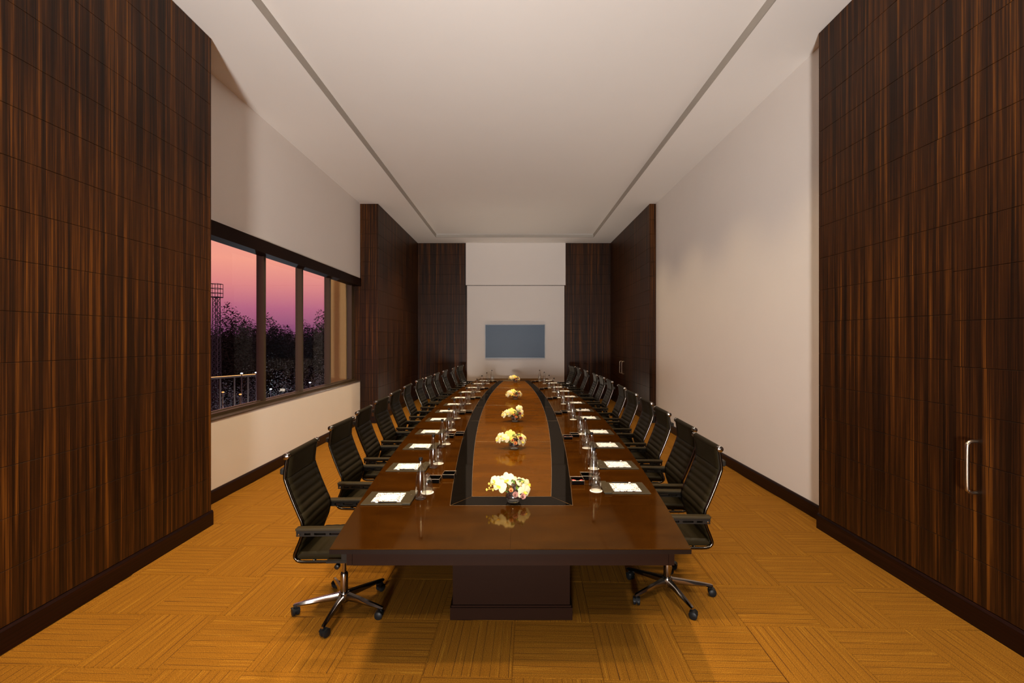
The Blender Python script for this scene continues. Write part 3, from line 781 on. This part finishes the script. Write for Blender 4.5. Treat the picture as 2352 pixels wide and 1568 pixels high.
def orchid(parent, p, d, size, mat, rnd):
    F = Matrix.Translation(p) @ frame_to(d, rnd.uniform(-.5, .5))
    mb = MB()
    for az in (0.15, PI-.15): petal(mb, size*.95, size*.60, .002, az, size*.10, -size*.12, F)
    for az in (PI/2, PI*1.22, PI*1.78): petal(mb, size*.92, size*.36, .002, az, size*.02, -size*.16, F)
    o = mb.build('orchid_bloom', mat, parent, True)
    l = MB()
    for az in (-PI/2, -PI/2-.9, -PI/2+.9): petal(l, size*.36, size*.13, 0, az, size*.28, 0, F, 3, 2)
    l.build('lip', 'liporchid', o, True)
def rose(parent, p, d, size, mat, rnd):
    F = Matrix.Translation(p) @ frame_to(d); mb = MB()
    for ringi, (rr, n, lf) in enumerate(((.15, 3, 1.1), (.35, 4, 1.0), (.6, 5, .75))):
        for k in range(n):
            az = 2*PI*k/n + ringi*.6
            petal(mb, size*.55*(rr+.3), size*.55, size*rr*.35, az, size*lf, 0, F, 4, 3)
    mb.build('rose', mat, parent, True)
def arrangement(i, x, y, seed, lab):
    rnd = random.Random(seed)
    r = tag(empty('flower_arrangement', (x, y, ZTB)), lab, 'flowers', 'flower arrangements down the table')
    v = MB(); out = [(.030, 0), (.042, .004), (.053, .022), (.056, .038), (.051, .055), (.044, .066)]
    inn = [(a-.003, z) for a, z in out[1:]]; inn[0] = (.035, .008)
    v.lathe(out+list(reversed(inn)), 22); v.build('glass_bowl', 'glass', r, 'auto')
    f = MB(); f.lathe([(.012, .026), (.036, .028), (.050, .034), (.051, .040), (.046, .054), (.036, .072), (.018, .088)], 14); f.build('foliage_core', 'darkleaf', r, True)
    spec = [  # x, y(depth), z, direction, size
        (-.066, -.03, .125, (-.35, -1, .35), .046), (-.028, .0, .165, (-.1, -.9, .6), .052), (-.095, .01, .155, (-.6, -.7, .5), .040),
        (.078, -.035, .100, (.75, -.75, .15), .050), (.058, .03, .145, (.4, -.6, .8), .040), (.0, .05, .16, (0, -.2, 1), .044), (-.05, .06, .13, (-.5, .5, .8), .042), (.05, .07, .11, (.5, .8, .6), .040), (.10, .03, .115, (1, -.2, .5), .042)]
    if i in (1, 2): spec += [(-.125, -.01, .11, (-.7, -.7, .3), .040), (-.01, -.04, .14, (.1, -1, .4), .046)]
    if i == 2: spec += [(.055, .02, .20, (.2, -.9, .5), .044), (.075, .0, .165, (.4, -.8, .5), .036)]
    if i == 3: spec += [(-.11, -.03, .09, (-.6, -.8, .2), .038), (-.03, -.04, .12, (-.1, -1, .4), .045)]
    if i == 4: spec += [(-.07, -.03, .13, (-.3, -1, .4), .045), (.0, -.03, .15, (0, -1, .5), .045)]
    for k, (a, b, c, d, sz) in enumerate(spec):
        j = lambda q: rnd.uniform(-q, q)
        a *= 1.22; sz *= 1.08; a -= .012; c *= .86; p = Vector((a+j(.008), b+j(.008), c+j(.008)))
        orchid(r, p, (d[0]+j(.2), d[1]+j(.2), d[2]+j(.2)), sz, 'petal2' if (i > 0 and k % 3 == 1) else 'petal', rnd)
        MB().tube([(a*.25, b*.25, .06), (a*.7, b*.7, c*.75), p], .0022, 5).build('stem', 'green', r)
    for (a, b, c, d, sz, m) in ((.014, -.060, .066, (.1, -1, .45), .026, 'rose2' if i == 0 else 'rose3'), (-.014, -.058, .094, (0, -.9, .6), .020, 'rose3'), (.062, -.050, .112 if i else .05, (.35, -.9, .5), .026, 'rose' if i else 'rose2')):
        rose(r, Vector((a, b, c)), d, sz, m, rnd)
    for (a, b, c) in ((-.005, -.02, .135), (.06, -.01, .14), (.02, -.03, .10), (-.03, .04, .12), (.035, .03, .13)):
        mb = MB()
        for k in range(14):
            d = Vector((rnd.uniform(-1, 1), rnd.uniform(-1, 1), rnd.uniform(-.3, 1))).normalized()
            petal(mb, .012, .005, 0, rnd.uniform(0, 6), .004, 0, Matrix.Translation(Vector((a, b, c))+d*.012) @ frame_to(d), 2, 2)
        mb.build('green_sprig', 'green', r)
    for (a, b, c, d) in ((.025, .0, .15, (.2, -.2, 1)), (.0, -.045, .085, (-.4, -1, .3)), (.035, -.04, .09, (.5, -1, .5)), (-.03, -.04, .08, (-.8, -.8, .2)), (.02, -.03, .12, (.1, -.6, 1))):
        mb = MB(); petal(mb, .035, .013, 0, 0, .02, -.01, Matrix.Translation((a, b, c)) @ frame_to(d, rnd.uniform(0, 6)))
        mb.build('dark_leaf', 'darkleaf', r)
    for sgn, (ax, az) in ((1, (-.165, .13)), (-1, (-.18, .09))):
        path = crom([(-.05, -.02, .09), (-.10, -.025, .115 if sgn > 0 else .10), (ax, -.03, az)], 4)
        st = MB().tube(path, .0016, 5).build('bud_stem', 'bud', r)
        for q, rr in ((path[-1], .0075), (path[-3]+Vector((0, 0, .010*sgn)), .0065), (path[-2]+Vector((-.004, 0, -.010*sgn)), .006)):
            MB().lathe([(rr*.2, -rr*1.3), (rr*.8, -rr*.6), (rr, 0), (rr*.75, rr*.7), (rr*.15, rr*1.3)], 8, tuple(q)).build('bud', 'bud', st, True)
    return r
labs = ['nearest bowl of cream orchids with a mauve rose, on the black band', 'second bowl of cream orchids from the near end of the table', 'third bowl of yellow and cream orchids, middle of the table', 'fourth bowl of yellow orchids from the near end of the table', 'farthest bowl of yellow orchids, below the wall screen']
for i, (x, y) in enumerate(((-.012, 3.115), (-.01, 4.62), (.0, 6.15), (.005, 8.45), (.01, 11.75))):
    arrangement(i, x, y, 11+i, labs[i])

# ------------------------------------------------------------------ wall screen
tv = tag(empty('television', (0, YF-.004, 1.795)), 'large flat grey screen mounted on the far painted wall', 'television')
w2, h2 = .935, .53
MB().box(-w2, w2, -.045, -.002, -h2, h2).build('housing', 'gloss_black', tv)
MB().box(-w2+.018, w2-.018, -.0495, -.0452, -h2+.018, h2-.018).build('screen', 'tv', tv)
for (x0, x1, z0, z1) in ((-w2, w2, h2-.018, h2), (-w2, w2, -h2, -h2+.024), (-w2, -w2+.016, -h2+.024, h2-.018), (w2-.016, w2, -h2+.024, h2-.018)):
    MB().box(x0, x1, -.052, -.0452, z0, z1).build('bezel', 'tvframe', tv)

# ------------------------------------------------------------------ outside, seen through the window
GZ = -6.0
tag(MB().box(-90, -3.76, -10, 110, GZ-.3, GZ).build('ground', 'ground'), 'dark ground outside far below the window', 'ground', kind='structure')
MB_ = MB().box(-4.06, -3.668, 9.86, 10.098, -.1, 4.2)
tag(MB_.build('exterior_pier', 'stucco'), 'ochre rendered pier just outside the last window pane', 'pier', kind='structure')
def leaf_cloud(n, rx, ry, rz, c, sz, rnd, hollow=.55):
    vs, fs = [], []
    for k in range(n):
        d = Vector((rnd.gauss(0, 1), rnd.gauss(0, 1), rnd.gauss(0, 1))).normalized()
        q = hollow+(1-hollow)*rnd.random()
        lump = 1+.16*math.sin(5*d.x+3*d.z+c[0])+.14*math.sin(7*d.y-4*d.z)
        p = Vector((d.x*rx*q*lump+c[0], d.y*ry*q*lump+c[1], d.z*rz*q*lump+c[2]))
        a = Vector((rnd.gauss(0, 1), rnd.gauss(0, 1), rnd.gauss(0, .5))).normalized(); b = a.cross(Vector((rnd.gauss(0, 1), rnd.gauss(0, 1), rnd.gauss(0, 1)))).normalized()
        s_ = sz*rnd.uniform(.6, 1.4); m = len(vs)
        vs += [p-a*s_, p+b*s_*.4, p+a*s_, p-b*s_*.4]; fs.append((m, m+1, m+2, m+3))
    return vs, fs
def tree(x, y, top, rx, label, seed, n=28000, sz=.085):
    rnd = random.Random(seed); r = tag(empty('tree', (x, y, GZ)), label, 'tree', 'dark trees outside the window')
    ht = top-GZ
    MB().tube([(0, 0, 0), (.1, .05, ht*.3), (-.05, 0, ht*.6)], [.22, .17, .08], 8).build('trunk', 'bark', r, True)
    for k in range(6):
        a = rnd.uniform(0, 6.28)
        MB().tube([(0, 0, ht*(.3+.05*k)), (math.cos(a)*rx*.4, math.sin(a)*rx*.4, ht*(.5+.05*k)), (math.cos(a)*rx*.75, math.sin(a)*rx*.75, ht*(.62+.05*k))], [.10, .06, .02], 6).build('branch', 'bark', r, True)
    mb = MB()
    vs, fs = leaf_cloud(n, rx, rx, ht*.40, (0, 0, ht*.60), sz, rnd, .35); mb.add(vs, fs)
    tag(mb.build('crown', 'leaf_dark', r), kind='stuff')
def pix(px, y, py=None):
    X = (px-1183)/1045*y
    return X if py is None else (X, CAM_H+(779-py)/1045*y)
for (px, y, top_py, rx, lab, sd) in (
        (545, 34, 722, 2.0, 'rounded dark tree filling the first window pane', 1), (490, 40, 760, 2.3, 'dark tree behind the left edge of the first pane', 2),
        (630, 39, 742, 2.0, 'dark tree at the left of the second pane', 3), (668, 45, 762, 1.8, 'lower dark tree at the right of the second pane', 4),
        (712, 51, 752, 1.9, 'dark tree at the left of the third pane', 5), (748, 40, 735, 1.6, 'taller dark tree at the right of the third pane', 6),
        (590, 51, 750, 2.5, 'dark tree behind the first mullion', 7)):
    x, zt = pix(px, y, top_py); tree(x, y, zt, rx, lab, sd)
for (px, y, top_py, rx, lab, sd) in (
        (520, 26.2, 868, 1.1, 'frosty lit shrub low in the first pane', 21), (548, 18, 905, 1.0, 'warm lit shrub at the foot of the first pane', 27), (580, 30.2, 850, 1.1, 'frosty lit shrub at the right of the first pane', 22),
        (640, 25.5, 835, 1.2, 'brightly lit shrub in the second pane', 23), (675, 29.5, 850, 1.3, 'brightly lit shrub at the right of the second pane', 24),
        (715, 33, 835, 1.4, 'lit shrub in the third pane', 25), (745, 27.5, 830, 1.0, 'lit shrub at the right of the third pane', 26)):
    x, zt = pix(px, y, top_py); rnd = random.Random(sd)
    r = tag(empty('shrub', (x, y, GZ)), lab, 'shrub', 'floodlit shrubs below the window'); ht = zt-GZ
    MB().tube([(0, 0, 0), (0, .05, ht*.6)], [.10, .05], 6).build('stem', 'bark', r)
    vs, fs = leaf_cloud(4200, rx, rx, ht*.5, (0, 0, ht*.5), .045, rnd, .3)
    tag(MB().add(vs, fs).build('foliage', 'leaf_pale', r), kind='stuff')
rnd = random.Random(99); belt = MB()
for k in range(31):
    y = 60+2.2*math.sin(k*2.1); px = 170+20*k; x, zt = pix(px, y, 766+6*math.sin(k*1.7))
    vs, fs = leaf_cloud(2600, 2.0, 2.0, (zt-GZ)*.52, (x, y, GZ+(zt-GZ)*.5), .22, rnd, .2); belt.add(vs, fs)
tag(belt.build('tree_belt', 'leaf_dark'), 'far dark belt of trees along the horizon', 'trees', kind='stuff')
light('terrace_glow', 'POINT', (pix(525, 19.5), 19.5, -1.2), 60, (1.0,.55,.22), shadow_soft_size=.1)
# lattice mast with a railed platform
x, zt = pix(497, 30, 652)
mast = tag(empty('lattice_mast', (x, 30, GZ)), 'dark lattice steel mast with railed platform at the left window edge', 'mast')
ht = zt-GZ-.9
b = MB(); w = .15
for sx in (-1, 1):
    for sy in (-1, 1): b.tube([(sx*w*1.5, sy*w*1.5, 0), (sx*w, sy*w, ht)], .025, 5)
b.build('leg_set', 'mast', mast)
b = MB(); n = 26
for k in range(n):
    z0, z1 = ht*k/n, ht*(k+1)/n; q0 = w*(1.5-.5*k/n)
    for (ax, ay), (bx, by) in (((-1, -1), (1, -1)), ((1, -1), (1, 1)), ((1, 1), (-1, 1)), ((-1, 1), (-1, -1))):
        b.tube([(ax*q0, ay*q0, z0), (bx*q0, by*q0, z1)], .013, 4); b.tube([(bx*q0, by*q0, z0), (ax*q0, ay*q0, z1)], .013, 4); b.tube([(ax*q0, ay*q0, z1), (bx*q0, by*q0, z1)], .013, 4)
b.build('bracing', 'mast', mast)
b = MB(); b.box(-.28, .28, -.28, .28, ht, ht+.06); b.build('platform', 'mast', mast)
b = MB()
for z in (ht+.3, ht+.6, ht+.9):
    for P in (((-.27, -.27), (.27, -.27)), ((.27, -.27), (.27, .27)), ((.27, .27), (-.27, .27)), ((-.27, .27), (-.27, -.27))): b.tube([(*P[0], z), (*P[1], z)], .018, 4)
for a_ in (-.27, -.09, .09, .27):
    for c2 in (-.27, .27): b.tube([(a_, c2, ht), (a_, c2, ht+.9)], .018, 4)
b.build('railing', 'mast', mast)
# terrace wall and small lamps below
xa, xb = pix(470, 21), pix(600, 23.5)
za = CAM_H+(779-868)/1045*21
tw = tag(empty('terrace_railing', (0, 0, GZ)), 'dark terrace parapet on posts low in the first pane', 'railing')
MB().loft([[(xa, 21, za-.08-GZ), (xa, 21, za-GZ), (xa-.12, 21.2, za-GZ), (xa-.12, 21.2, za-.08-GZ)], [(xb, 23.5, za-.08-GZ), (xb, 23.5, za-GZ), (xb-.12, 23.7, za-GZ), (xb-.12, 23.7, za-.08-GZ)]]).build('parapet', 'fence', tw)
for k in range(5):
    q = k/4; MB().box(xa+(xb-xa)*q-.09, xa+(xb-xa)*q-.05, 21.06+2.5*q, 21.14+2.5*q, 0, za-.08-GZ).build('post', 'fence', tw)
lamps = [(555, 21, 857, 'w', 'white lamp left of the pair low in the first pane'), (588, 22, 855, 'w', 'white lamp right of the pair low in the first pane'), (512, 20, 900, 'a', 'small amber lamp at the left foot of the first pane'), (552, 20, 905, 'a', 'small amber lamp at the middle foot of the first pane'),
         (622, 22.5, 893, 'w', 'small white lamp at the foot of the second pane'), (712, 24.5, 878, 'w', 'small white lamp at the foot of the third pane')]
st_ = MB().tube([(xa+.02, 20.95, za+.02), (xb+.02, 23.45, za+.02)], .012, 5).build('handrail_light', 'bulb_amber')
tag(st_, 'thin amber light strip along the top of the terrace wall', 'light strip')
for k, (px, y, py, c, lab) in enumerate(lamps):
    x, z = pix(px, y, py)
    r = empty('garden_lamp', (x, y, GZ))
    tag(r, lab, 'lamp', 'garden lamps outside the window')
    MB().tube([(0, 0, 0), (0, 0, z-GZ-.05)], .02, 6).build('post', 'mast', r)
    MB().lathe([(.02, -.03), (.05, -.02), (.06, 0), (.03, .02)], 8, (0, 0, z-GZ)).build('lantern', 'bulb_white' if c == 'w' else 'bulb_amber', r, True)
print('tiles', ntile)
